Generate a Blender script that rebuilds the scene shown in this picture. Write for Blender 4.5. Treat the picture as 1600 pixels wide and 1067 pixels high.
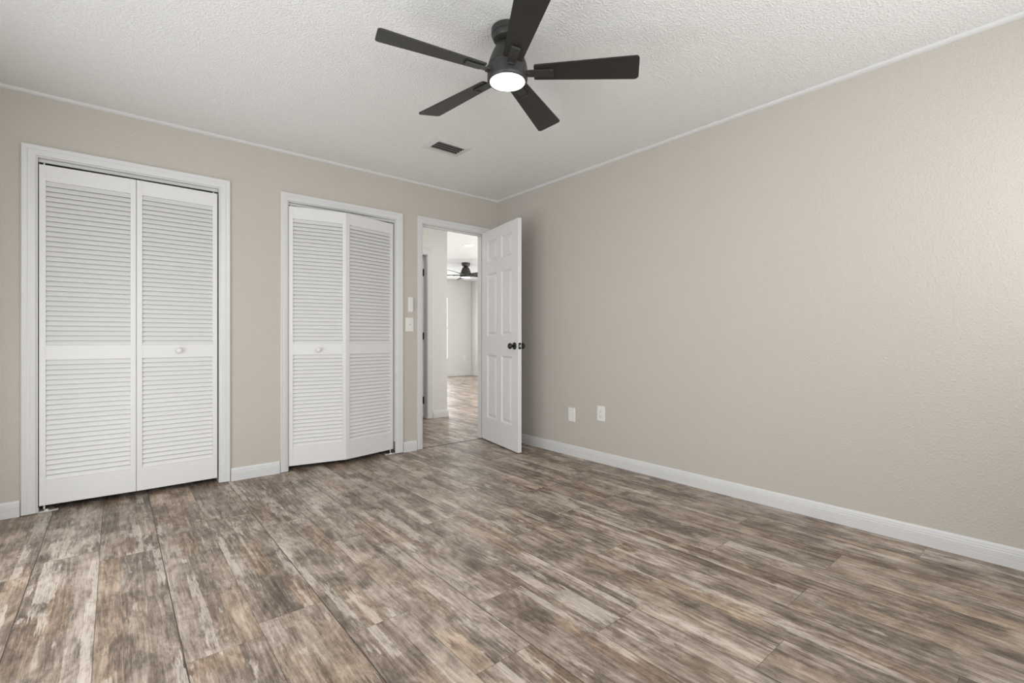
import bpy, bmesh, math, random
from mathutils import Vector, Matrix

# ------------------------------------------------------------------ scene, camera, world, lights, exposure
for o in list(bpy.data.objects):
    bpy.data.objects.remove(o)
scene = bpy.context.scene
COL = scene.collection
R = math.radians

scene.view_settings.view_transform = 'Standard'
scene.view_settings.look = 'None'
scene.view_settings.gamma = 1.0
scene.view_settings.use_curve_mapping = False
scene.view_settings.exposure = 0.09

F_PX = 744.6
cam_data = bpy.data.cameras.new('camera')
cam_data.sensor_width = 36.0
cam_data.sensor_fit = 'HORIZONTAL'
cam_data.lens = F_PX * 36.0 / 1600.0
cam_data.shift_y = (529.69 - 533.5) / 1600.0
cam_data.clip_start = 0.02
cam = bpy.data.objects.new('camera', cam_data)
COL.objects.link(cam)
cam.location = (-3.0524, -3.8865, 1.0105)
cam.rotation_euler = (R(90), 0, -R(39.864))
scene.camera = cam

world = bpy.data.worlds.new('daylight_sky')
scene.world = world
world.use_nodes = True
wn = world.node_tree.nodes
wn['Background'].inputs['Color'].default_value = (0.86, 0.93, 1.0, 1)
wn['Background'].inputs['Strength'].default_value = 1.2


def area(name, loc, direction, sx, sy, power, color=(1, 1, 1), spread=180):
    ld = bpy.data.lights.new(name, 'AREA')
    ld.shape = 'RECTANGLE'
    ld.size, ld.size_y = sx, sy
    ld.energy = power
    ld.color = color
    ld.spread = R(spread)
    o = bpy.data.objects.new(name, ld)
    COL.objects.link(o)
    o.location = loc
    o.rotation_euler = Vector(direction).to_track_quat('-Z', 'Y').to_euler()
    return o


# room extents (metres): the far corner of the bedroom is the origin
XL, YF, H = -3.78, -4.38, 2.44
HH = 2.62                      # ceiling height beyond the doorway
WT = 0.115                     # partition thickness

DAY = (0.965, 0.985, 1.0)
# daylight entering through the glazed sliding door in the left wall and the window behind the camera
area('daylight_slider_near_low', (XL + 0.03, -2.70, 0.60), (1, 0, 0), 0.95, 0.95, 10, DAY)
area('daylight_slider_near_high', (XL + 0.03, -2.70, 1.60), (1, 0, 0), 0.95, 0.95, 10, DAY)
area('daylight_slider_far_low', (XL + 0.03, -1.20, 0.60), (1, 0, 0), 0.95, 0.95, 11, DAY)
area('daylight_slider_far_high', (XL + 0.03, -1.20, 1.60), (1, 0, 0), 0.95, 0.95, 2, DAY)
area('daylight_window_left_half', (-2.75, YF + 0.03, 1.60), (0, 1, 0), 1.1, 0.95, 20, DAY)
area('daylight_window_right_half', (-1.20, YF + 0.03, 1.60), (0, 1, 0), 2.0, 0.95, 20, DAY)
# daylight at the far living-room window, plus two added fill lights beside windowless walls
area('daylight_living_window', (3.05, 7.08, 1.31), (0, -1, 0), 1.6, 1.6, 16, (0.97, 0.985, 1.0))
area('living_side_fill', (4.60, 2.6, 1.30), (-1, 0, 0), 2.2, 1.6, 110, (0.97, 0.985, 1.0))  # added fill light; this side wall has no window
area('living_front_fill', (2.6, 0.15, 1.20), (0, 1, 0), 2.0, 1.6, 68, (0.97, 0.985, 1.0))  # added to brighten the hall wall; no window stands here


# ------------------------------------------------------------------ helpers
def tag(o, label=None, cat=None, group=None, kind=None):
    if label: o['label'] = label
    if cat: o['category'] = cat
    if group: o['group'] = group
    if kind: o['kind'] = kind
    return o


def obj(name, bm, mat, parent=None, smooth=None):
    bmesh.ops.recalc_face_normals(bm, faces=bm.faces)
    me = bpy.data.meshes.new(name)
    bm.to_mesh(me)
    bm.free()
    me.materials.append(mat)
    if smooth is not None:
        me.polygons.foreach_set('use_smooth', [True] * len(me.polygons))
        try:
            me.set_sharp_from_angle(angle=R(smooth))
        except Exception:
            pass
    o = bpy.data.objects.new(name, me)
    COL.objects.link(o)
    if parent is not None:
        o.parent = parent
    return o


def empty(name, loc, rz=0.0):
    o = bpy.data.objects.new(name, None)
    o.empty_display_size = 0.1
    COL.objects.link(o)
    o.location = loc
    o.rotation_euler = (0, 0, rz)
    return o


def box(bm, x0, x1, y0, y1, z0, z1, bevel=0.0):
    vs = [bm.verts.new(p) for p in ((x0, y0, z0), (x1, y0, z0), (x1, y1, z0), (x0, y1, z0),
                                    (x0, y0, z1), (x1, y0, z1), (x1, y1, z1), (x0, y1, z1))]
    fs = [bm.faces.new([vs[i] for i in f]) for f in
          ((0, 3, 2, 1), (4, 5, 6, 7), (0, 1, 5, 4), (1, 2, 6, 5), (2, 3, 7, 6), (3, 0, 4, 7))]
    if bevel > 0:
        es = list({e for f in fs for e in f.edges})
        bmesh.ops.bevel(bm, geom=es, offset=bevel, segments=2, profile=0.6, affect='EDGES')
    return vs


def prism(bm, prof, p0, p1, up=(0, 0, 1), out=(0, -1, 0)):
    """profile of (out, up) pairs swept straight from p0 to p1"""
    p0, p1, up, out = Vector(p0), Vector(p1), Vector(up), Vector(out)
    a = [bm.verts.new(p0 + out * q[0] + up * q[1]) for q in prof]
    b = [bm.verts.new(p1 + out * q[0] + up * q[1]) for q in prof]
    n = len(prof)
    for i in range(n):
        bm.faces.new((a[i], a[(i + 1) % n], b[(i + 1) % n], b[i]))
    bm.faces.new(a)
    bm.faces.new(list(reversed(b)))


def lathe(bm, prof, seg=48, cx=0.0, cy=0.0, axis='z', cap=True):
    rings = []
    for r, h in prof:
        ring = []
        for k in range(seg):
            t = 2 * math.pi * k / seg
            c, s = r * math.cos(t), r * math.sin(t)
            p = {'z': (cx + c, cy + s, h), 'y': (cx + c, h, cy + s), 'x': (h, cx + c, cy + s)}[axis]
            ring.append(bm.verts.new(p))
        rings.append(ring)
    for a, b in zip(rings, rings[1:]):
        for k in range(seg):
            bm.faces.new((a[k], a[(k + 1) % seg], b[(k + 1) % seg], b[k]))
    if cap:
        bm.faces.new(rings[0])
        bm.faces.new(list(reversed(rings[-1])))


def casing_bm(x0, x1, zt, wl, wt, wr, y0, sgn, zb=0.0):
    """mitred U of moulded casing round an opening x0..x1, head zt"""
    prof = [(0, 0), (0, .009), (.06, .0105), (.10, .0115), (.30, .012), (.42, .0128), (.50, .0142), (.56, .0142),
            (.60, .0132), (.80, .0155), (.94, .0165), (1.0, .0145), (1.0, 0)]
    bm = bmesh.new()
    rows = []
    for s, t in prof:
        y = y0 + sgn * t
        rows.append([bm.verts.new(p) for p in ((x0 - s * wl, y, zb), (x0 - s * wl, y, zt + s * wt),
                                               (x1 + s * wr, y, zt + s * wt), (x1 + s * wr, y, zb))])
    n = len(rows)
    for i in range(n):
        a, b = rows[i], rows[(i + 1) % n]
        for k in range(3):
            bm.faces.new((a[k], a[k + 1], b[k + 1], b[k]))
    bm.faces.new([r[0] for r in rows])
    bm.faces.new([r[3] for r in reversed(rows)])
    return bm


# ------------------------------------------------------------------ materials
def new_mat(name):
    m = bpy.data.materials.new(name)
    m.use_nodes = True
    nt = m.node_tree
    return m, nt, nt.nodes['Principled BSDF']


class G:
    """tiny node-graph helper"""
    def __init__(s, nt): s.nt = nt
    def n(s, t, **kw):
        x = s.nt.nodes.new(t)
        for k, v in kw.items(): setattr(x, k, v)
        return x
    def link(s, a, b): s.nt.links.new(a, b)
    def put(s, sock, v):
        if hasattr(v, 'is_output'): s.link(v, sock)
        else: sock.default_value = v
    def m(s, op, a, b=None, c=None, clamp=False):
        x = s.n('ShaderNodeMath', operation=op, use_clamp=clamp)
        s.put(x.inputs[0], a)
        if b is not None: s.put(x.inputs[1], b)
        if c is not None: s.put(x.inputs[2], c)
        return x.outputs[0]
    def xyz(s, x, y, z=0.0):
        c = s.n('ShaderNodeCombineXYZ')
        for i, v in enumerate((x, y, z)): s.put(c.inputs[i], v)
        return c.outputs[0]
    def noise(s, vec, scale=1.0, detail=4.0, rough=0.55, dist=0.0):
        x = s.n('ShaderNodeTexNoise')
        s.link(vec, x.inputs['Vector'])
        x.inputs['Scale'].default_value = scale
        x.inputs['Detail'].default_value = detail
        x.inputs['Roughness'].default_value = rough
        x.inputs['Distortion'].default_value = dist
        return x.outputs['Fac']
    def white(s, vec):
        x = s.n('ShaderNodeTexWhiteNoise', noise_dimensions='3D')
        s.link(vec, x.inputs['Vector'])
        return x.outputs['Value']
    def map(s, v, a, b, c=0.0, d=1.0, clamp=True):
        x = s.n('ShaderNodeMapRange', clamp=clamp)
        s.put(x.inputs[0], v)
        for i, q in enumerate((a, b, c, d)): s.put(x.inputs[i + 1], q)
        return x.outputs[0]
    def ramp(s, v, stops):
        x = s.n('ShaderNodeValToRGB')
        el = x.color_ramp.elements
        while len(el) < len(stops): el.new(0.5)
        for e, (p, c) in zip(el, stops):
            e.position = p
            e.color = (*c, 1)
        s.link(v, x.inputs[0])
        return x.outputs[0]
    def mix(s, f, a, b, blend='MIX'):
        x = s.n('ShaderNodeMix', data_type='RGBA', blend_type=blend)
        s.put(x.inputs[0], f)
        for sock, v in ((x.inputs[6], a), (x.inputs[7], b)):
            if hasattr(v, 'is_output'): s.link(v, sock)
            else: sock.default_value = (*v, 1)
        return x.outputs[2]


def plain(name, color, rough=0.5, metallic=0.0, spec=0.5, mottle=0.02, bump=0.0, bscale=200.0):
    m, nt, b = new_mat(name)
    g = G(nt)
    tc = g.n('ShaderNodeTexCoord').outputs['Object']
    nz = g.noise(tc, 14.0, 3.0)
    lo = tuple(max(0, c * (1 - mottle)) for c in color)
    hi = tuple(min(1, c * (1 + mottle)) for c in color)
    g.link(g.mix(nz, lo, hi), b.inputs['Base Color'])
    b.inputs['Roughness'].default_value = rough
    b.inputs['Metallic'].default_value = metallic
    b.inputs['Specular IOR Level'].default_value = spec
    if bump > 0:
        bn = g.n('ShaderNodeBump')
        bn.inputs['Strength'].default_value = 1.0
        bn.inputs['Distance'].default_value = bump
        g.link(g.noise(tc, bscale, 3.0), bn.inputs['Height'])
        g.link(bn.outputs[0], b.inputs['Normal'])
    return m


def textured_wall(name, color, scale, dist, lo, hi, rough=0.6, spec=0.3, strength=1.0):
    """sprayed drywall texture: soft-edged splatter over a fine grain"""
    m, nt, b = new_mat(name)
    g = G(nt)
    tc = g.n('ShaderNodeTexCoord').outputs['Object']
    big = g.map(g.noise(tc, scale, 3.0, 0.55), lo, hi)
    fine = g.noise(tc, scale * 2.7, 2.0, 0.5)
    h = g.m('ADD', g.m('MULTIPLY', big, 0.75), g.m('MULTIPLY', fine, 0.35))
    bn = g.n('ShaderNodeBump')
    bn.inputs['Strength'].default_value = strength
    bn.inputs['Distance'].default_value = dist
    g.link(h, bn.inputs['Height'])
    g.link(bn.outputs[0], b.inputs['Normal'])
    tone = g.noise(tc, 1.3, 2.0)
    c0 = tuple(c * 0.985 for c in color)
    c1 = tuple(min(1, c * 1.015) for c in color)
    g.link(g.mix(tone, c0, c1), b.inputs['Base Color'])
    b.inputs['Roughness'].default_value = rough
    b.inputs['Specular IOR Level'].default_value = spec
    return m


def emissive(name, color, strength):
    m, nt, b = new_mat(name)
    b.inputs['Base Color'].default_value = (0.9, 0.9, 0.9, 1)
    b.inputs['Emission Color'].default_value = (*color, 1)
    b.inputs['Emission Strength'].default_value = strength
    b.inputs['Roughness'].default_value = 0.4
    return m


def floor_material():
    m, nt, b = new_mat('distressed_plank_laminate')
    g = G(nt)
    tc = g.n('ShaderNodeTexCoord').outputs['Object']
    sp = g.n('ShaderNodeSeparateXYZ')
    g.link(tc, sp.inputs[0])
    X, Y = sp.outputs[0], sp.outputs[1]
    W, L = 0.2222, 1.22
    u = g.m('DIVIDE', g.m('ADD', X, 3.326), W)
    i = g.m('FLOOR', u)
    r_i = g.white(g.xyz(i, 3.7, 1.1))
    v = g.m('ADD', g.m('DIVIDE', Y, L), g.m('MULTIPLY', r_i, 5.0))
    j = g.m('FLOOR', v)
    r_ij = g.white(g.xyz(i, j, 7.3))
    r_ij2 = g.white(g.xyz(i, j, 19.1))
    seed = g.m('MULTIPLY', r_ij, 37.0)
    # ragged strips of reclaimed board printed within each plank
    rag = g.noise(g.xyz(g.m('MULTIPLY', X, 30.0), g.m('MULTIPLY', Y, 5.0), seed), 1.0, 5.0, 0.65)
    rag2 = g.noise(g.xyz(g.m('MULTIPLY', X, 130.0), g.m('MULTIPLY', Y, 2.0), seed), 1.0, 4.0, 0.7)
    us = g.m('ADD', g.m('MULTIPLY', u, 3.0), g.m('MULTIPLY', g.m('SUBTRACT', rag, 0.5), 0.20))
    is_ = g.m('FLOOR', us)
    r_s = g.white(g.xyz(is_, j, 2.9))
    vs = g.m('ADD', g.m('MULTIPLY', Y, 2.4), g.m('MULTIPLY', r_s, 11.0))
    vs = g.m('ADD', vs, g.m('MULTIPLY', g.m('SUBTRACT', rag2, 0.5), 0.60))
    js = g.m('FLOOR', vs)
    strip = g.white(g.xyz(is_, js, seed))
    seed2 = g.m('ADD', seed, g.m('MULTIPLY', strip, 9.0))
    # grain along the board, gentle figure, blotches
    wob = g.noise(g.xyz(g.m('MULTIPLY', X, 6.0), g.m('MULTIPLY', Y, 2.2), seed), 1.0, 2.0, 0.5)
    gx = g.m('ADD', g.m('MULTIPLY', X, 85.0), g.m('MULTIPLY', wob, 4.0))
    grain = g.noise(g.xyz(gx, g.m('MULTIPLY', Y, 3.6), seed2), 1.0, 7.0, 0.72, 0.25)
    fine = g.noise(g.xyz(g.m('MULTIPLY', X, 420.0), g.m('MULTIPLY', Y, 16.0), seed), 1.0, 3.0, 0.7)
    blot = g.noise(g.xyz(g.m('MULTIPLY', X, 8.5), g.m('MULTIPLY', Y, 6.0), seed), 1.0, 7.0, 0.70, 0.5)
    figx = g.m('ADD', g.m('MULTIPLY', X, 34.0), g.m('MULTIPLY', g.noise(g.xyz(g.m('MULTIPLY', X, 5.0), g.m('MULTIPLY', Y, 3.0), seed2), 1.0, 2.0, 0.5), 9.0))
    fig = g.m('PINGPONG', g.m('MULTIPLY', figx, 1.6), 1.0)
    us2 = g.m('ADD', g.m('MULTIPLY', u, 7.0), g.m('MULTIPLY', g.m('SUBTRACT', rag, 0.5), 0.9))
    vs2 = g.m('ADD', g.m('ADD', g.m('MULTIPLY', Y, 1.7), g.m('MULTIPLY', g.white(g.xyz(g.m('FLOOR', us2), j, 5.5)), 9.0)), g.m('MULTIPLY', g.m('SUBTRACT', rag2, 0.5), 0.7))
    thin = g.white(g.xyz(g.m('FLOOR', us2), g.m('FLOOR', vs2), seed))
    speck = g.noise(g.xyz(g.m('MULTIPLY', X, 330.0), g.m('MULTIPLY', Y, 70.0), seed), 1.0, 3.0, 0.7)
    t = g.m('MULTIPLY', strip, 0.22)
    t = g.m('ADD', t, g.m('MULTIPLY', thin, 0.08))
    t = g.m('ADD', t, g.m('MULTIPLY', g.map(grain, 0.30, 0.72), 0.34))
    t = g.m('ADD', t, g.m('MULTIPLY', g.map(blot, 0.34, 0.66), 0.30))
    t = g.m('ADD', t, g.m('MULTIPLY', g.m('SUBTRACT', r_ij2, 0.5), 0.08))
    t = g.m('ADD', t, g.m('MULTIPLY', g.m('SUBTRACT', fine, 0.5), 0.34))
    t = g.m('ADD', t, g.m('MULTIPLY', g.m('SUBTRACT', speck, 0.5), 0.30))
    t = g.m('ADD', t, g.m('MULTIPLY', g.m('SUBTRACT', fig, 0.5), 0.10))
    col = g.ramp(t, [(0.12, FL[0]), (0.33, FL[1]), (0.48, FL[2]), (0.63, FL[3]), (0.86, FL[4])])
    # tan boards among the grey ones
    hue = g.white(g.xyz(is_, js, g.m('ADD', seed, 4.4)))
    col = g.mix(g.map(hue, 0.60, 0.97, 0.0, 0.65), col, (1.0, 0.86, 0.72), 'MULTIPLY')
    # worn pale paint left in ragged patches
    pn = g.noise(g.xyz(g.m('MULTIPLY', X, 19.0), g.m('MULTIPLY', Y, 4.6), g.m('ADD', seed, 5.0)), 1.0, 5.0, 0.62)
    pale = g.m('MULTIPLY', g.m('GREATER_THAN', thin, 0.87), g.map(pn, 0.44, 0.50))
    pm = g.m('MULTIPLY', g.m('MAXIMUM', pale, g.map(pn, 0.63, 0.66)), g.map(fine, 0.30, 0.50))
    col = g.mix(g.m('MULTIPLY', pm, 0.52), col, FL[5])
    # dark weathered smudges
    dn = g.noise(g.xyz(g.m('MULTIPLY', X, 13.0), g.m('MULTIPLY', Y, 4.2), g.m('ADD', seed, 11.0)), 1.0, 6.0, 0.70)
    dm = g.m('MULTIPLY', g.map(dn, 0.53, 0.62), g.map(fine, 0.68, 0.42))
    col = g.mix(g.m('MULTIPLY', dm, 0.70), col, FL[0])
    # thin dark seams between the printed strips
    fs = g.m('FRACT', us)
    es = g.m('MINIMUM', fs, g.m('SUBTRACT', 1.0, fs))
    col = g.mix(g.m('MULTIPLY', g.m('LESS_THAN', es, 0.018), 0.20), col, FL[0])
    # joints
    fu = g.m('FRACT', u)
    eu = g.m('MULTIPLY', g.m('MINIMUM', fu, g.m('SUBTRACT', 1.0, fu)), W)
    fv = g.m('FRACT', v)
    ev = g.m('MULTIPLY', g.m('MINIMUM', fv, g.m('SUBTRACT', 1.0, fv)), L)
    odd = g.m('MODULO', g.m('ADD', g.m('FLOOR', g.m('ADD', u, 0.5)), 40.0), 2.0)      # every second joint stands open
    lw = g.map(odd, 0.0, 1.0, 0.0016, 0.0006)
    ju = g.m('LESS_THAN', eu, lw)
    jv = g.m('LESS_THAN', ev, 0.0011)
    joint = g.m('MAXIMUM', ju, g.m('MULTIPLY', jv, 0.55))
    col = g.mix(g.m('MULTIPLY', joint, 0.88), col, (0.02, 0.016, 0.012))
    g.link(col, b.inputs['Base Color'])
    g.link(g.map(grain, 0.3, 0.7, 0.46, 0.36), b.inputs['Roughness'])
    b.inputs['Specular IOR Level'].default_value = 0.45
    bn = g.n('ShaderNodeBump')
    bn.inputs['Strength'].default_value = 0.5
    bn.inputs['Distance'].default_value = 0.0012
    g.link(g.m('SUBTRACT', g.m('ADD', g.m('MULTIPLY', grain, 0.6), g.m('MULTIPLY', fine, 0.4)), joint), bn.inputs['Height'])
    g.link(bn.outputs[0], b.inputs['Normal'])
    return m


FL = [(0.070, 0.052, 0.040), (0.172, 0.133, 0.103), (0.295, 0.238, 0.191), (0.428, 0.359, 0.298), (0.60, 0.525, 0.452), (0.66, 0.59, 0.52)]

M_floor = floor_material()
M_wall = textured_wall('greige_orange_peel_paint', (0.545, 0.510, 0.460), 105.0, 0.0013, 0.46, 0.68)
M_hall = textured_wall('pale_grey_wall_paint', (0.70, 0.69, 0.67), 95.0, 0.0015, 0.44, 0.66)
M_ceil = textured_wall('white_knockdown_ceiling', (0.885, 0.882, 0.872), 105.0, 0.0030, 0.42, 0.66)
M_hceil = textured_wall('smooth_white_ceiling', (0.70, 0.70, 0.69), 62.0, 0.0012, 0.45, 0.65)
M_trim = plain('white_semigloss_trim_paint', (0.675, 0.672, 0.664), 0.34)
M_door = plain('white_satin_door_paint', (0.78, 0.775, 0.77), 0.36)
M_louver = plain('white_louver_door_paint', (0.745, 0.74, 0.73), 0.42)
M_plate = plain('white_plastic', (0.78, 0.765, 0.73), 0.35)
M_slot = plain('dark_slot', (0.03, 0.028, 0.026), 0.6)
M_black = plain('matte_black_metal', (0.030, 0.029, 0.028), 0.42, 0.0, 0.5, 0.05)
M_blade = plain('black_fan_blade', (0.018, 0.017, 0.016), 0.42, 0.0, 0.5, 0.08)
M_knob = plain('black_door_hardware', (0.012, 0.012, 0.012), 0.28, 0.0, 0.5)
M_latch = plain('brushed_latch_steel', (0.65, 0.64, 0.62), 0.3, 1.0)
M_vent = plain('grey_vent_metal', (0.15, 0.147, 0.14), 0.5)
M_ventf = plain('white_vent_frame', (0.72, 0.715, 0.70), 0.5)
M_duct = plain('dark_duct', (0.02, 0.02, 0.018), 0.8)
M_strip = plain('dark_brown_threshold', (0.05, 0.036, 0.026), 0.5)
M_bracket = plain('white_bracket_metal', (0.75, 0.73, 0.68), 0.35)
M_grey = plain('bare_drywall_grey', (0.20, 0.20, 0.195), 0.8, 0, 0.3, 0.2, 0.001, 60)
M_lamp = emissive('lit_fan_lens', (1.0, 0.985, 0.95), 4.0)
M_lamp2 = emissive('lit_downlight_lens', (1.0, 0.99, 0.96), 5.0)


def glass_material(name, strength):
    m, nt, b = new_mat(name)
    b.inputs['Base Color'].default_value = (0.9, 0.95, 1.0, 1)
    b.inputs['Emission Color'].default_value = (0.93, 0.97, 1.0, 1)
    b.inputs['Emission Strength'].default_value = strength
    b.inputs['Roughness'].default_value = 0.05
    return m


M_glass = glass_material('daylit_window_glass', 0.35)
M_glass2 = glass_material('daylit_living_window_glass', 3.5)

# ------------------------------------------------------------------ room shell
C1, C2, DO = (-3.404, -2.476, 2.078), (-2.042, -1.136, 2.072), (-0.888, -0.160, 2.082)   # openings: x0, x1, head


def wall_with_openings(bm, x0, x1, y0, y1, z0, z1, ops):
    xs = x0
    for a, b_, h in ops:
        box(bm, xs, a, y0, y1, z0, z1)
        box(bm, a, b_, y0, y1, h, z1)
        xs = b_
    box(bm, xs, x1, y0, y1, z0, z1)


bm = bmesh.new(); box(bm, XL - 0.12, 4.80, YF - 0.12, 7.30, -0.06, 0.0)
tag(obj('floor', bm, M_floor), 'distressed brown wood plank floor running through bedroom and hall', 'floor', kind='structure')
bm = bmesh.new(); box(bm, XL, 0.0, YF, 0.0, H, H + 0.05)
tag(obj('ceiling', bm, M_ceil), 'white knockdown textured bedroom ceiling above the black fan', 'ceiling', kind='structure')
bm = bmesh.new(); wall_with_openings(bm, XL - 0.12, 4.80, 0.0, WT, 0.0, HH, (C1, C2, DO))
tag(obj('wall_back', bm, M_wall), 'greige bedroom wall holding both closets and the doorway', 'wall', kind='structure')
bm = bmesh.new(); box(bm, 0.0, WT, YF, 0.0, 0.0, H + 0.05)
tag(obj('wall_right', bm, M_wall), 'long bare greige wall on the right of the bedroom', 'wall', kind='structure')

WA = (-3.22, -0.68, 0.08, 2.10)      # glazed slider in the left wall: y0, y1, z0, z1
WB = (-3.35, -0.17, 1.10, 2.10)      # wide window behind the camera: x0, x1, z0, z1
bm = bmesh.new()
box(bm, XL - 0.12, XL, YF - 0.12, WA[0], 0, H + 0.05); box(bm, XL - 0.12, XL, WA[1], 0.0, 0, H + 0.05)
box(bm, XL - 0.12, XL, WA[0], WA[1], 0, WA[2]); box(bm, XL - 0.12, XL, WA[0], WA[1], WA[3], H + 0.05)
tag(obj('wall_left', bm, M_wall), 'greige bedroom wall with a glazed slider left of the camera', 'wall', kind='structure')
bm = bmesh.new()
box(bm, XL, WB[0], YF - 0.12, YF, 0, H + 0.05); box(bm, WB[1], WT, YF - 0.12, YF, 0, H + 0.05)
box(bm, WB[0], WB[1], YF - 0.12, YF, 0, WB[2]); box(bm, WB[0], WB[1], YF - 0.12, YF, WB[3], H + 0.05)
tag(obj('wall_front', bm, M_wall), 'greige bedroom wall with a wide window behind the camera', 'wall', kind='structure')


def window(name, bounds, axis, pos, sgn, label, f=0.05, set_back=0.04, glass=None):
    """frame, meeting rail and pane set into a wall opening; axis is the wall's running axis"""
    a0, a1, z0, z1 = bounds
    def bx(bm, s0, s1, d0, d1, q0, q1):
        lo, hi = sorted((pos + sgn * d0, pos + sgn * d1))
        if axis == 'x': box(bm, s0, s1, lo, hi, q0, q1)
        else: box(bm, lo, hi, s0, s1, q0, q1)
    bm = bmesh.new()
    d0, d1 = set_back, set_back + 0.05
    bx(bm, a0, a1, d0, d1, z0, z0 + f); bx(bm, a0, a1, d0, d1, z1 - f, z1)
    bx(bm, a0, a0 + f, d0, d1, z0 + f, z1 - f); bx(bm, a1 - f, a1, d0, d1, z0 + f, z1 - f)
    zm = (z0 + z1) / 2
    bx(bm, a0 + f, a1 - f, d0 + 0.005, d1 - 0.005, zm - 0.02, zm + 0.02)
    w = tag(obj(name, bm, M_trim), label, 'window', kind='structure')
    p0 = set_back + (0.022 if set_back > 0 else 0.004)
    bm = bmesh.new(); bx(bm, a0 + f, a1 - f, p0, p0 + 0.006, z0 + f, zm - 0.02); bx(bm, a0 + f, a1 - f, p0, p0 + 0.006, zm + 0.02, z1 - f)
    obj('window_pane', bm, glass or M_glass, w)
    return w


window('window_1', WA, 'y', XL, -1, 'tall white framed glazed slider in the wall left of the camera')
window('window_2', WB, 'x', YF, -1, 'wide white framed window in the wall behind the camera')

# rooms beyond
HT = 0.080
HY, HX = 1.435, 0.288           # hall wall face, and its free end
FX, FY = 4.65, 7.13             # far corner of the living room
D2 = (-0.83, -0.002, 2.085)      # doorway in the hall wall
bm = bmesh.new(); box(bm, XL, 4.80, WT, 7.30, HH, HH + 0.06)
tag(obj('ceiling_hall', bm, M_hceil), 'white ceiling over the hall and living room beyond the doorway', 'ceiling', kind='structure')
bm = bmesh.new(); wall_with_openings(bm, -2.6, HX, HY, HY + HT, 0, HH, (D2,))
box(bm, HX - WT, HX, HY + HT, 4.2, 0, HH); box(bm, -2.6, HX, 4.2, 4.2 + WT, 0, HH); box(bm, -2.6 - WT, -2.6, HY, 4.2 + WT, 0, HH)
tag(obj('wall_hall', bm, M_hall), 'pale grey hall wall with a door, seen through the doorway', 'wall', kind='structure')
bm = bmesh.new(); box(bm, -1.07, -0.96, WT, HY, 0, HH)
tag(obj('wall_hall_end', bm, M_hall), 'pale grey wall closing the end of the hall', 'wall', kind='structure')
LW = (2.25, 3.888, 0.466, 2.15)
bm = bmesh.new()
box(bm, HX, LW[0], FY, FY + WT, 0, HH); box(bm, LW[1], FX + WT, FY, FY + WT, 0, HH)
box(bm, LW[0], LW[1], FY, FY + WT, 0, LW[2]); box(bm, LW[0], LW[1], FY, FY + WT, LW[3], HH)
tag(obj('wall_far', bm, M_hall), 'pale grey far wall of the living room beyond the hall', 'wall', kind='structure')
bm = bmesh.new(); box(bm, FX, FX + WT, WT, FY, 0, HH)
tag(obj('wall_living', bm, M_hall), 'pale grey side wall at the far living room corner', 'wall', kind='structure')
bm = bmesh.new(); box(bm, HX - WT, HX, 4.2 + WT, FY + WT, 0, HH)
tag(obj('wall_living_left', bm, M_hall), 'pale grey side wall of the living room behind the hall', 'wall', kind='structure')
window('window_3', LW, 'x', FY, 1, 'bright window in the far living room wall, mostly hidden by the hall wall', 0.02, 0.0, M_glass2)

# closet interiors
bm = bmesh.new()
box(bm, XL - 0.12, -1.07, 0.76, 0.82, 0, HH)
box(bm, -2.30, -2.24, WT, 0.76, 0, HH)
box(bm, XL - 0.12, XL - 0.02, WT, 0.76, 0, HH)
tag(obj('wall_closet', bm, M_hall), 'inner closet walls behind the louvered doors', 'wall', kind='structure')

# ceiling cove, small quarter-round bead
cove = [(0, 0), (0.018, 0), (0.0195, -0.004), (0.017, -0.011), (0.011, -0.017), (0.004, -0.021), (0, -0.022)]
bm = bmesh.new(); prism(bm, cove, (XL, 0, H), (0, 0, H))
tag(obj('trim_1', bm, M_trim, smooth=40), 'thin white bead between ceiling and the closet wall', 'trim', kind='structure')
bm = bmesh.new(); prism(bm, cove, (0, YF, H), (0, 0, H), out=(-1, 0, 0))
tag(obj('trim_2', bm, M_trim, smooth=40), 'thin white bead between ceiling and the long bare wall', 'trim', kind='structure')

# baseboards
bprof = [(0, 0), (.0140, 0), (.0140, .0325), (.0128, .0340), (.0128, .0352), (.0140, .0366), (.0138, .0590), (.0105, .0612), (.0100, .0632),
         (.0112, .0648), (.0110, .0690), (.0078, .0712), (.0075, .0800), (.0060, .0870), (.0030, .0905), (0, .0905)]
def base(name, label, segs, out, mat=M_trim):
    bm = bmesh.new()
    for a, b_ in segs: prism(bm, bprof, a, b_, out=out)
    return tag(obj(name, bm, mat, smooth=35), label, 'baseboard', kind='structure')
CW = dict(c1=(.060, .058, .060), c2=(.050, .058, .060), d=(.050, .056, .050))
base('baseboard_back', 'short white baseboard left of the wide closet', [((XL, 0, 0), (C1[0] - .061, 0, 0))], (0, -1, 0))
base('baseboard_back.001', 'white baseboard between the two louvered closets', [((C1[1] + .061, 0, 0), (C2[0] - .051, 0, 0))], (0, -1, 0))
base('baseboard_back.002', 'very short white baseboard below the light switch', [((C2[1] + .061, 0, 0), (DO[0] - .051, 0, 0))], (0, -1, 0))
base('baseboard_back.003', 'white baseboard stub in the corner behind the open door', [((DO[1] + .051, 0, 0), (0, 0, 0))], (0, -1, 0))
base('baseboard_right', 'long white moulded baseboard along the bare wall', [((0, YF, 0), (0, 0, 0))], (-1, 0, 0))
base('baseboard_hall', 'white baseboard on the hall wall seen through the doorway', [((D2[1] + .076, HY, 0), (HX + .014, HY, 0))], (0, -1, 0))
bm = bmesh.new()
big = [(o_, z_ * 1.15) for o_, z_ in bprof]
prism(bm, big, (HX, FY, 0), (FX, FY, 0)); prism(bm, big, (FX, WT, 0), (FX, FY, 0), out=(-1, 0, 0))
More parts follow.
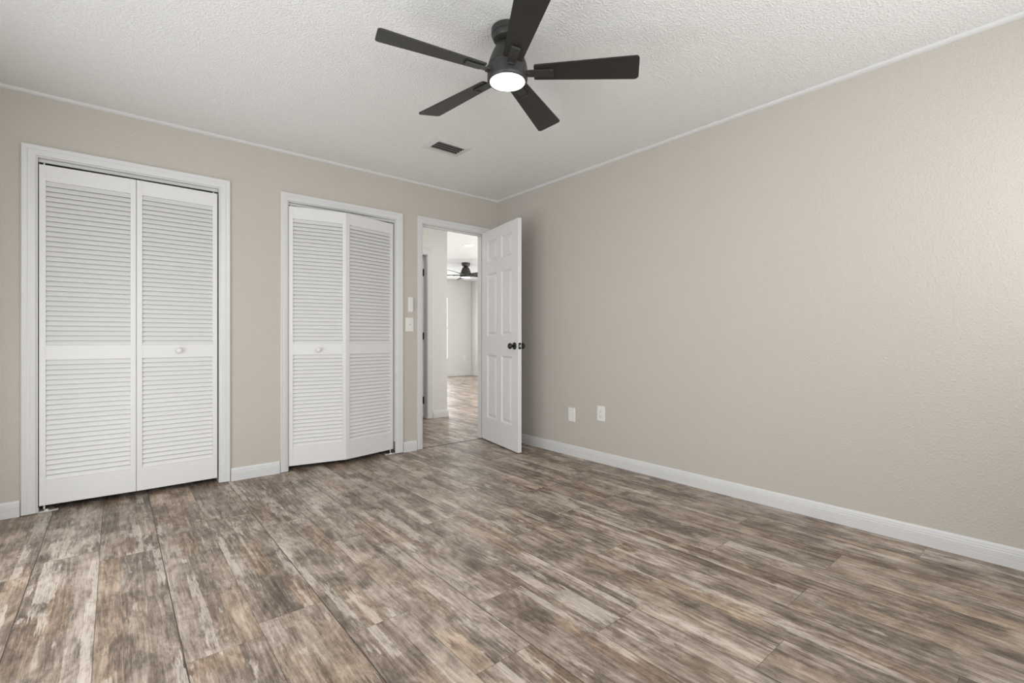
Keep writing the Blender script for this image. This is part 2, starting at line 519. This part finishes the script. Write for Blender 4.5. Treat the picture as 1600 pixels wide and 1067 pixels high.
tag(obj('baseboard_far', bm, M_trim, smooth=35), 'white baseboard round the far living room corner', 'baseboard', kind='structure')

# casings and jambs
def frame(name, op, ws, label, y0=0.0, depth=WT, sgn=-1, zb=0.004):
    x0, x1, h = op
    o = tag(obj(name, casing_bm(x0 + .004, x1 - .004, h - .004, *ws, y0, sgn, zb), M_trim, smooth=25), label, 'door casing', kind='structure')
    bm = bmesh.new()
    lo, hi = sorted((y0, y0 - sgn * depth))
    box(bm, x0, x0 + .012, lo, hi, 0.002, h); box(bm, x1 - .012, x1, lo, hi, 0.002, h); box(bm, x0 + .012, x1 - .012, lo, hi, h - .012, h)
    obj('jamb', bm, M_trim, o)
    return o
frame('trim_3', C1, CW['c1'], 'white moulded casing round the wide left closet')
t4 = frame('trim_4', C2, CW['c2'], 'white moulded casing round the narrow closet beside the doorway')
t5 = frame('trim_5', DO, CW['d'], 'white moulded casing round the open doorway')
bm = bmesh.new()
box(bm, DO[0] + .012, DO[0] + .024, .040, .075, 0.002, DO[2] - .024); box(bm, DO[1] - .024, DO[1] - .012, .040, .075, 0.002, DO[2] - .024)
box(bm, DO[0] + .012, DO[1] - .012, .040, .075, DO[2] - .024, DO[2] - .012)
obj('door_stop', bm, M_trim, t5)
frame('trim_6', D2, (.072, .072, .072), 'white casing round the hall door beyond the doorway', HY, HT)

# threshold
bm = bmesh.new(); box(bm, DO[0] + .013, DO[1] - .013, .022, .032, 0.0, 0.0022)
tag(obj('transition_strip', bm, M_strip), 'thin dark strip across the floor in the open doorway', 'floor strip')


# ------------------------------------------------------------------ bifold louvered closet doors
ZB, ZT = 0.038, 2.029
def louver_leaf(root, a, b_, knob):
    """one leaf running from a to b_ (front-face points); frame mesh with louver panels and knob as sub-parts"""
    a, b_ = Vector((*a, 0)), Vector((*b_, 0))
    L = (b_ - a).length
    e = empty('leaf_axis', (0, 0, 0))
    th = 0.028
    sw = 0.030
    Z = dict(b=ZB, l0=0.183, l1=0.888, u0=0.973, u1=1.937, t=ZT)
    bm = bmesh.new()
    g_ = 0.0012
    for x0, x1 in ((g_, sw), (L - sw, L - g_)):
        box(bm, x0, x1, 0, th, Z['b'], Z['t'], 0.0016)
    for z0, z1 in ((Z['b'], Z['l0']), (Z['l1'], Z['u0']), (Z['u1'], Z['t'])):
        box(bm, sw - .0006, L - sw + .0006, .0012, th - .001, z0, z1, 0.001)
    leaf = obj('leaf', bm, M_louver, root)
    bpy.data.objects.remove(e)
    leaf.location = a - root.location + Vector((0, 0, 0))
    leaf.rotation_euler = (0, 0, math.atan2(b_.y - a.y, b_.x - a.x))
    for z0, z1 in ((Z['l0'], Z['l1']), (Z['u0'], Z['u1'])):
        n = max(1, round((z1 - z0) / 0.0293))
        pitch = (z1 - z0) / n
        bm = bmesh.new()
        for k in range(n):
            zc = z0 + k * pitch
            top = zc + pitch + .0008
            prof = [(.0022, zc + .0022), (.0032, zc + .0006), (.0052, zc), (.0098, zc + .0012), (.0205, top - .0012), (.0200, top), (.0168, top - .0004)]
            prof = [(p, min(max(q, z0), z1)) for p, q in prof]
            prism(bm, prof, (sw - .002, 0, 0), (L - sw + .002, 0, 0), out=(0, 1, 0))
        obj('louver_panel', bm, M_louver, leaf)
    if knob:
        bm = bmesh.new()
        lathe(bm, [(.0085, .0016), (.0080, -.008), (.0095, -.012), (.0165, -.016), (.0190, -.020), (.0185, -.0245), (.0150, -.0285), (.008, -.0305), (.002, -.031)], 32, L / 2, knob, 'y')
        obj('knob', bm, M_louver, leaf, smooth=50)
    return leaf


def bifold(loc, pts, knob_leaf, zk, label):
    root = tag(empty('bifold_door', (*loc, 0)), label, 'closet door', 'louvered bifold closet doors', 'thing')
    louver_leaf(root, pts[0], pts[1], zk if knob_leaf == 0 else None)
    louver_leaf(root, pts[1], pts[2], zk if knob_leaf == 1 else None)
    # pivot pins above and below the leaves
    for q, dx in ((pts[0], .022), (pts[2], -.022)):
        bm = bmesh.new(); lathe(bm, [(.004, ZT - .004), (.004, ZT + .0122)], 12, q[0] + dx - loc[0], q[1] + .016 - loc[1])
        obj('pivot_pin', bm, M_bracket, root)
    px_, s_ = (pts[2], -.022) if knob_leaf == 0 else (pts[0], .022)
    bm = bmesh.new(); lathe(bm, [(.004, ZB - .024), (.004, ZB + .004)], 12, px_[0] + s_ - loc[0], px_[1] + .016 - loc[1])
    obj('pivot_pin', bm, M_bracket, root)
    return root


bifold((-2.943, 0.03), [(-3.389, .004), (-2.943, -.008), (-2.495, .004)], 1, 0.934, 'wide white louvered bifold closet door farthest from the doorway, nearly shut')
bifold((-1.612, 0.03), [(-2.029, .002), (-1.613, -.078), (-1.155, .024)], 0, 0.927, 'narrow white louvered bifold closet door beside the light switch, slightly folded out')


def track(op, label):
    bm = bmesh.new()
    x0, x1, h = op
    x0 += .0125; x1 -= .0125; z1 = h - .0122; z0 = z1 - .018
    y0, y1 = .030, .052
    box(bm, x0, x1, y0, y0 + .002, z0, z1); box(bm, x0, x1, y1 - .002, y1, z0 + .010, z1); box(bm, x0, x1, y0 + .002, y1 - .002, z1 - .002, z1)
    box(bm, x0, x1, y0 + .002, y0 + .006, z0, z0 + .0015)
    return tag(obj('closet_door_track', bm, M_trim), label, 'door track', 'closet door tracks')
track(C1, 'white metal track under the head of the wide left closet')
track(C2, 'white metal track under the head of the narrow closet')


def bracket(x, s, label):
    root = tag(empty('pivot_bracket', (x, .02, 0)), label, 'door bracket', 'closet pivot brackets')
    bm = bmesh.new(); lo, hi = sorted((0, s * .085)); box(bm, lo, hi, -.016, .016, 0, .003, .0008)
    lathe(bm, [(.011, .003), (.011, .006), (.007, .0095), (.007, .0118)], 20, s * .034, 0)
    obj('floor_plate', bm, M_bracket, root)
    bm = bmesh.new(); lo, hi = sorted((0, s * .003)); box(bm, lo, hi, -.016, .016, .003, .03)
    obj('jamb_tab', bm, M_latch, root)
bracket(C1[0] + .0125, 1, 'small pivot bracket on the floor at the left jamb of the wide closet')
bracket(C2[1] - .0125, -1, 'small pivot bracket on the floor at the narrow closet jamb near the doorway')
# scuffed lower end of the jamb where an old baseboard stopped
bm = bmesh.new(); box(bm, C2[1] - .0130, C2[1] - .0120, .002, .10, 0.002, .105)
obj('bare_patch', bm, M_grey, t4)


# ------------------------------------------------------------------ six-panel doors
def six_panel_door(name, loc, rz, width, zb, zt, label, hinge_side=1):
    """hinge edge at x=0, door runs along +x; faces at y=0 and y=-th (th behind)"""
    th = 0.035
    root = tag(empty(name, (loc[0], loc[1], 0), rz), label, 'door', kind='structure')
    s0, s1, m0, m1 = .112, width - .112, width / 2 - .046, width / 2 + .046
    cols = [(s0, m0), (m1, s1)]
    rows = [(.235, .856), (1.040, 1.650), (1.768, 1.974)]
    sc = (zt - zb) / 2.065
    xs = sorted({0, s0, m0, m1, s1, width})
    zs = sorted({zb, zt} | {q for r_ in rows for q in r_})
    bm = bmesh.new()
    for face, sg in ((0.0, 1), (-th, -1)):
        grid = {}
        for x in xs:
            for z in zs: grid[x, z] = bm.verts.new((x, face, z))
        for x0, x1 in zip(xs, xs[1:]):
            for z0, z1 in zip(zs, zs[1:]):
                hole = (x0, x1) in cols and (z0, z1) in rows
                if not hole:
                    bm.faces.new((grid[x0, z0], grid[x1, z0], grid[x1, z1], grid[x0, z1]))
                    continue
                # sticking slopes in, flat recess, raised field slopes out again
                loops = [[grid[x0, z0], grid[x1, z0], grid[x1, z1], grid[x0, z1]]]
                for off, dep in ((.003, .0012), (.015, .0105), (.019, .0112), (.040, .0032), (.043, .0026)):
                    loops.append([bm.verts.new((x, face - sg * dep, z)) for x, z in
                                  ((x0 + off, z0 + off), (x1 - off, z0 + off), (x1 - off, z1 - off), (x0 + off, z1 - off))])
                for la, lb in zip(loops, loops[1:]):
                    for k in range(4):
                        bm.faces.new((la[k], la[(k + 1) % 4], lb[(k + 1) % 4], lb[k]))
                bm.faces.new(loops[-1])
        if sg == 1: front = grid
        else: back = grid
    def strip(keys):
        for p, q in zip(keys, keys[1:]):
            bm.faces.new((front[p], front[q], back[q], back[p]))
    strip([(xs[0], z) for z in zs]); strip([(xs[-1], z) for z in zs])
    strip([(x, zs[0]) for x in xs]); strip([(x, zs[-1]) for x in xs])
    slab = obj('door_slab', bm, M_door, root)
    return root, slab, th


door, slab, th = six_panel_door('door_1', (-0.1635, -0.004), R(-100.74), 0.728, 0.012, 2.076,
                                'white six panel bedroom door with black knobs, swung open into the room')
# which face is which: after rotation the local +y face looks towards +x (the wall), local -y face towards the hall side
def knob_set(root, x, z, yface, sg):
    bm = bmesh.new()
    P = lambda d: yface + sg * d
    lathe(bm, [(.033, P(0)), (.033, P(.004)), (.030, P(.008)), (.020, P(.0105)), (.0125, P(.014)), (.0115, P(.026)), (.0150, P(.031)), (.0235, P(.037)),
               (.0275, P(.045)), (.0270, P(.053)), (.0220, P(.060)), (.012, P(.064)), (.003, P(.065))], 36, x, z, 'y')
    k = obj('knob', bm, M_knob, root, smooth=40)
    k['label'] = 'black round door knob'
    return k
KX, KZ = .728 - .060, .949
knob_set(door, KX, KZ, -th, -1)
knob_set(door, KX, KZ, 0.0, 1)
bm = bmesh.new(); box(bm, .728, .7295, -th / 2 - .0125, -th / 2 + .0125, KZ - .0285, KZ + .0285)
lp = obj('latch_plate', bm, M_knob, door)
bm = bmesh.new(); box(bm, .7295, .739, -th / 2 - .006, -th / 2 + .006, KZ - .010, KZ + .010, .002)
obj('latch_bolt', bm, M_latch, lp)['label'] = 'silver latch bolt'
for z in (.20, 1.04, 1.87):
    bm = bmesh.new(); lathe(bm, [(.006, z - .045), (.006, z + .045)], 16, -.0055, .0085); box(bm, -.0012, .028, .0002, .0022, z - .044, z + .044)
    obj('hinge', bm, M_knob, door)

# hall door standing open into the next room
door2, slab2, th2 = six_panel_door('door_2', (D2[1] - .026, HY + HT + .004), R(92.0), 0.80, 0.012, 2.066,
                                   'white door ajar in the hall wall, edge on beyond the doorway')
for z in (.23, 1.05, 1.86):
    bm = bmesh.new(); box(bm, -.0185, -.0005, -.034, -.001, z - .045, z + .045); lathe(bm, [(.0065, z - .046), (.0065, z + .046)], 14, -.004, -.041)
    obj('hinge', bm, M_knob, door2)


# ------------------------------------------------------------------ ceiling fans
def blade_bm(r0, r1, w0, w1, th, pitch):
    """tapered paddle along +x with rounded tip corners, pitched about its own axis (counter-clockwise edge low)"""
    pts = []
    def arc(cx, cy, r, a0, a1, n=7):
        for k in range(n):
            t = R(a0 + (a1 - a0) * k / (n - 1))
            pts.append((cx + r * math.cos(t), cy + r * math.sin(t)))
    rt, rr = .018, .008
    arc(r0 + rr, -w0 / 2 + rr, rr, 180, 270)
    arc(r1 - rt - .012, -w1 / 2 + rt, rt, 270, 352)
    arc(r1 - rt, w1 / 2 - rt, rt, 2, 90)
    arc(r0 + rr, w0 / 2 - rr, rr, 90, 180)
    bm = bmesh.new()
    ca, sa = math.cos(pitch), math.sin(pitch)
    def V(p, z): return bm.verts.new((p[0], p[1] * ca + z * sa, -p[1] * sa + z * ca))
    lo = [V(p, -th / 2) for p in pts]
    hi = [V(p, th / 2) for p in pts]
    bm.faces.new(lo); bm.faces.new(list(reversed(hi)))
    n = len(pts)
    for k in range(n): bm.faces.new((lo[k], lo[(k + 1) % n], hi[(k + 1) % n], hi[k]))
    return bm


def ceiling_fan(loc, s, angles, label, power):
    """origin on the ceiling; sizes scale with s"""
    root = tag(empty('ceiling_fan', loc), label, 'ceiling fan', kind='thing')
    S = lambda prof: [(r * s, h * s) for r, h in prof]
    bm = bmesh.new(); lathe(bm, S([(.070, -.0005), (.0735, -.004), (.0735, -.030), (.0700, -.032), (.0690, -.036), (.0690, -.044), (.0640, -.054), (.050, -.061), (.032, -.064)]))
    obj('canopy', bm, M_black, root, smooth=35)
    bm = bmesh.new(); lathe(bm, S([(.0300, -.0638), (.0300, -.070), (.044, -.0725), (.0520, -.080), (.0630, -.100), (.0740, -.125), (.0830, -.150), (.0885, -.168), (.0900, -.176), (.0880, -.1785)]), 56)
    obj('motor_housing', bm, M_black, root, smooth=35)
    bm = bmesh.new(); lathe(bm, S([(.0850, -.1787), (.0900, -.1800), (.0925, -.1850), (.0930, -.2300), (.0920, -.2410), (.0885, -.2452), (.0812, -.2456)]), 56)
    ring = obj('light_housing', bm, M_black, root, smooth=35)
    bm = bmesh.new(); lathe(bm, S([(.0808, -.2440), (.0804, -.2466), (.077, -.2480), (.060, -.2494), (.030, -.2502), (.004, -.2505)]), 56)
    obj('light_lens', bm, M_lamp, ring, smooth=60)['label'] = 'glowing white round lens'
    zb = -.205 * s
    for a in angles:
        bm = blade_bm(.122 * s, .602 * s, .088 * s, .136 * s, .006 * s, R(12.5))
        b = obj('blade', bm, M_blade, root)
        b.location = (0, 0, zb)
        b.rotation_euler = (0, 0, R(a))
        bm = bmesh.new()
        p = R(12.5)
        vs0 = len(bm.verts)
        box(bm, .100 * s, .212 * s, -.0205 * s, .0205 * s, -.0095 * s, -.0032 * s, .0022 * s)
        box(bm, .196 * s, .212 * s, -.0195 * s, .0195 * s, -.0135 * s, -.0090 * s, .0014 * s)
        for v in bm.verts:
            y, z = v.co.y, v.co.z
            v.co.y, v.co.z = y * math.cos(p) + z * math.sin(p), -y * math.sin(p) + z * math.cos(p)
        box(bm, .086 * s, .108 * s, -.0150 * s, .0150 * s, -.014 * s, .004 * s, .002 * s)
        obj('blade_arm', bm, M_black, b)
    ld = bpy.data.lights.new('fan_lamp', 'AREA')
    ld.shape = 'DISK'; ld.size = .15 * s; ld.energy = power; ld.color = (1.0, .97, .92)
    lo = bpy.data.objects.new('fan_lamp', ld)
    COL.objects.link(lo); lo.parent = root; lo.location = (0, 0, -.258 * s)
    return root


A0 = [-44.8, 26.6, 97.2, 168.6, 241.0]
ceiling_fan((-1.660, -2.186, H), 1.0, A0, 'black five blade ceiling fan with lit round lamp on the bedroom ceiling', 3)
ceiling_fan((2.66, 4.48, HH), 1.25, [66 + 72 * k for k in range(5)], 'distant black ceiling fan with lit lamp seen through the doorway', 8)


# ------------------------------------------------------------------ ceiling vent, wall plates, downlight
def vent(x0, x1, y0, y1, ix0, ix1, iy0, iy1, label):
    cx, cy = (x0 + x1) / 2, (y0 + y1) / 2
    root = tag(empty('ceiling_vent', (cx, cy, H)), label, 'ceiling vent')
    bm = bmesh.new()
    a = [(x0 - cx, y0 - cy), (x1 - cx, y0 - cy), (x1 - cx, y1 - cy), (x0 - cx, y1 - cy)]
    b_ = [(ix0 - cx, iy0 - cy), (ix1 - cx, iy0 - cy), (ix1 - cx, iy1 - cy), (ix0 - cx, iy1 - cy)]
    def ring(pts, z, off=0):
        return [bm.verts.new((p[0] - math.copysign(off, p[0]), p[1] - math.copysign(off, p[1]), z)) for p in pts]
    L_ = [ring(a, 0), ring(a, -.0012), ring(a, -.0040, .012), ring(b_, -.0085, -.003), ring(b_, -.007), ring(b_, 0)]
    for p, q in zip(L_, L_[1:]):
        for k in range(4): bm.faces.new((p[k], p[(k + 1) % 4], q[(k + 1) % 4], q[k]))
    obj('frame', bm, M_ventf, root)
    bm = bmesh.new(); box(bm, ix0 - cx, ix1 - cx, iy0 - cy, iy1 - cy, -.0012, -.0002)
    obj('duct_backing', bm, M_duct, root)
    n = 4
    for k in range(n):
        yc = iy0 - cy + (k + .62) * (iy1 - iy0) / n
        bm = bmesh.new()
        t = (iy1 - iy0) / n
        prism(bm, [(t * .16, -.0072), (t * .08, -.0084), (-t * .20, -.0050), (-t * .12, -.0038)], (ix0 - cx + .002, yc, 0), (ix1 - cx - .002, yc, 0), out=(0, 1, 0))
        obj('slat', bm, M_vent, root)
    return root
vent(-1.303, -.990, -.958, -.735, -1.262, -1.030, -.922, -.787, 'white framed ceiling vent with dark slats between fan and corner')


def plate_bm(w, h, t=.0065):
    bm = bmesh.new()
    lo = [(-w / 2, -h / 2), (w / 2, -h / 2), (w / 2, h / 2), (-w / 2, h / 2)]
    def ring(off, y): return [bm.verts.new((p[0] - math.copysign(off, p[0]), y, p[1] - math.copysign(off, p[1]))) for p in lo]
    L_ = [ring(0, 0), ring(0, -.002), ring(.002, -t * .75), ring(.006, -t)]
    bm.faces.new(L_[0])
    for p, q in zip(L_, L_[1:]):
        for k in range(4): bm.faces.new((p[k], p[(k + 1) % 4], q[(k + 1) % 4], q[k]))
    bm.faces.new(L_[-1])
    return bm


def wall_plate(name, loc, rz, w, h, label, cat):
    root = tag(empty(name, loc, rz), label, cat)
    obj('cover_plate', plate_bm(w, h), M_plate, root)
    return root


# toggle switch
sw = wall_plate('light_switch', (-1.010, 0, 1.141), 0, .080, .126, 'white light switch beside the doorway, below the fan remote', 'light switch')
bm = bmesh.new(); box(bm, -.0055, .0055, -.0068, -.0060, -.0125, .0125); obj('toggle_slot', bm, M_ventf, sw)
bm = bmesh.new(); prism(bm, [(.004, -.010), (.004, .008), (.017, .014), (.018, .006)], (-.004, 0, 0), (.004, 0, 0)); obj('toggle', bm, M_plate, sw)
for z in (-.042, .042):
    bm = bmesh.new(); lathe(bm, [(.003, -.0060), (.003, -.0072)], 12, 0, z, 'y')
    obj('plate_screw', bm, M_bracket, sw)

# fan remote in its cradle
rm = tag(empty('fan_remote', (-1.003, 0, 1.319)), 'slim white fan remote in a wall cradle above the light switch', 'remote control')
bm = bmesh.new(); box(bm, -.0235, .0235, -.012, 0, -.066, .066, .002); obj('cradle', bm, M_plate, rm)
bm = bmesh.new(); box(bm, -.0195, .0195, -.020, -.0122, -.058, .068, .0025); rb = obj('remote_body', bm, M_plate, rm)
for z, r in ((.048, .009), (.026, .006), (.006, .006), (-.014, .006)):
    bm = bmesh.new(); lathe(bm, [(r, -.0199), (r * .95, -.0212)], 20, 0, z, 'y'); obj('button', bm, M_ventf, rb)

# right wall: blank plate and duplex outlet
bp = wall_plate('blank_wall_plate', (0, -1.042, .354), R(-90), .080, .122, 'blank white wall plate low on the bare wall, nearer the corner', 'wall plate')
ot = wall_plate('wall_outlet', (0, -1.366, .401), R(-90), .082, .125, 'white duplex outlet low on the bare wall', 'outlet')


def receptacles(root, k=1.0):
    for z in (-.0205 * k, .0205 * k):
        bm = bmesh.new()
        pr = [(.0165 * math.cos(t) * k, max(-.0125, min(.0125, .0165 * math.sin(t))) * k) for t in [2 * math.pi * q / 28 for q in range(28)]]
        a = [bm.verts.new((p[0], -.0060, z + p[1])) for p in pr]
        b_ = [bm.verts.new((p[0], -.0082, z + p[1])) for p in pr]
        bm.faces.new(a); bm.faces.new(list(reversed(b_)))
        for q in range(28): bm.faces.new((a[q], a[(q + 1) % 28], b_[(q + 1) % 28], b_[q]))
        rc = obj('receptacle', bm, M_plate, root)
        bm = bmesh.new()
        for x, hh in ((-.0068, .0046), (.0068, .0040)): box(bm, x - .0014, x + .0014, -.0086, -.0081, z + .003 - hh, z + .003 + hh)
        lathe(bm, [(.0027, -.0081), (.0027, -.0086)], 12, 0, z - .0085, 'y')
        obj('slots', bm, M_slot, rc)
receptacles(ot)
fo = wall_plate('wall_outlet', (4.41, FY, .49), 0, .085, .125, 'tiny white outlet on the far living room wall', 'outlet')
receptacles(fo)

# recessed downlight beyond the doorway
def downlight(loc, power, label):
    dl = tag(empty('recessed_light', loc), label, 'ceiling light')
    bm = bmesh.new(); lathe(bm, [(.100, -.0003), (.100, -.003), (.096, -.006), (.084, -.0075), (.080, -.004), (.080, -.0003)], 40, cap=False)
    obj('trim_ring', bm, M_ventf, dl, smooth=40)
    bm = bmesh.new(); lathe(bm, [(.0798, -.0005), (.0798, -.0045), (.06, -.0056), (.003, -.006)], 40)
    obj('lens', bm, M_lamp2, dl, smooth=40)
    ld = bpy.data.lights.new('downlight', 'AREA'); ld.shape = 'DISK'; ld.size = .15; ld.energy = power; ld.color = (1, .97, .93)
    lo = bpy.data.objects.new('downlight', ld); COL.objects.link(lo); lo.parent = dl; lo.location = (0, 0, -.02)
downlight((1.62, 2.87, HH), 5, 'glowing recessed ceiling light seen through the doorway')
ld = bpy.data.lights.new('hall_fill', 'AREA'); ld.shape = 'DISK'; ld.size = .15; ld.energy = 3.5; ld.color = (1, .97, .93)  # unseen fill without a fixture, added to brighten the hall door jamb
lo = bpy.data.objects.new('hall_fill', ld); COL.objects.link(lo); lo.location = (-0.42, 0.72, HH - .02)
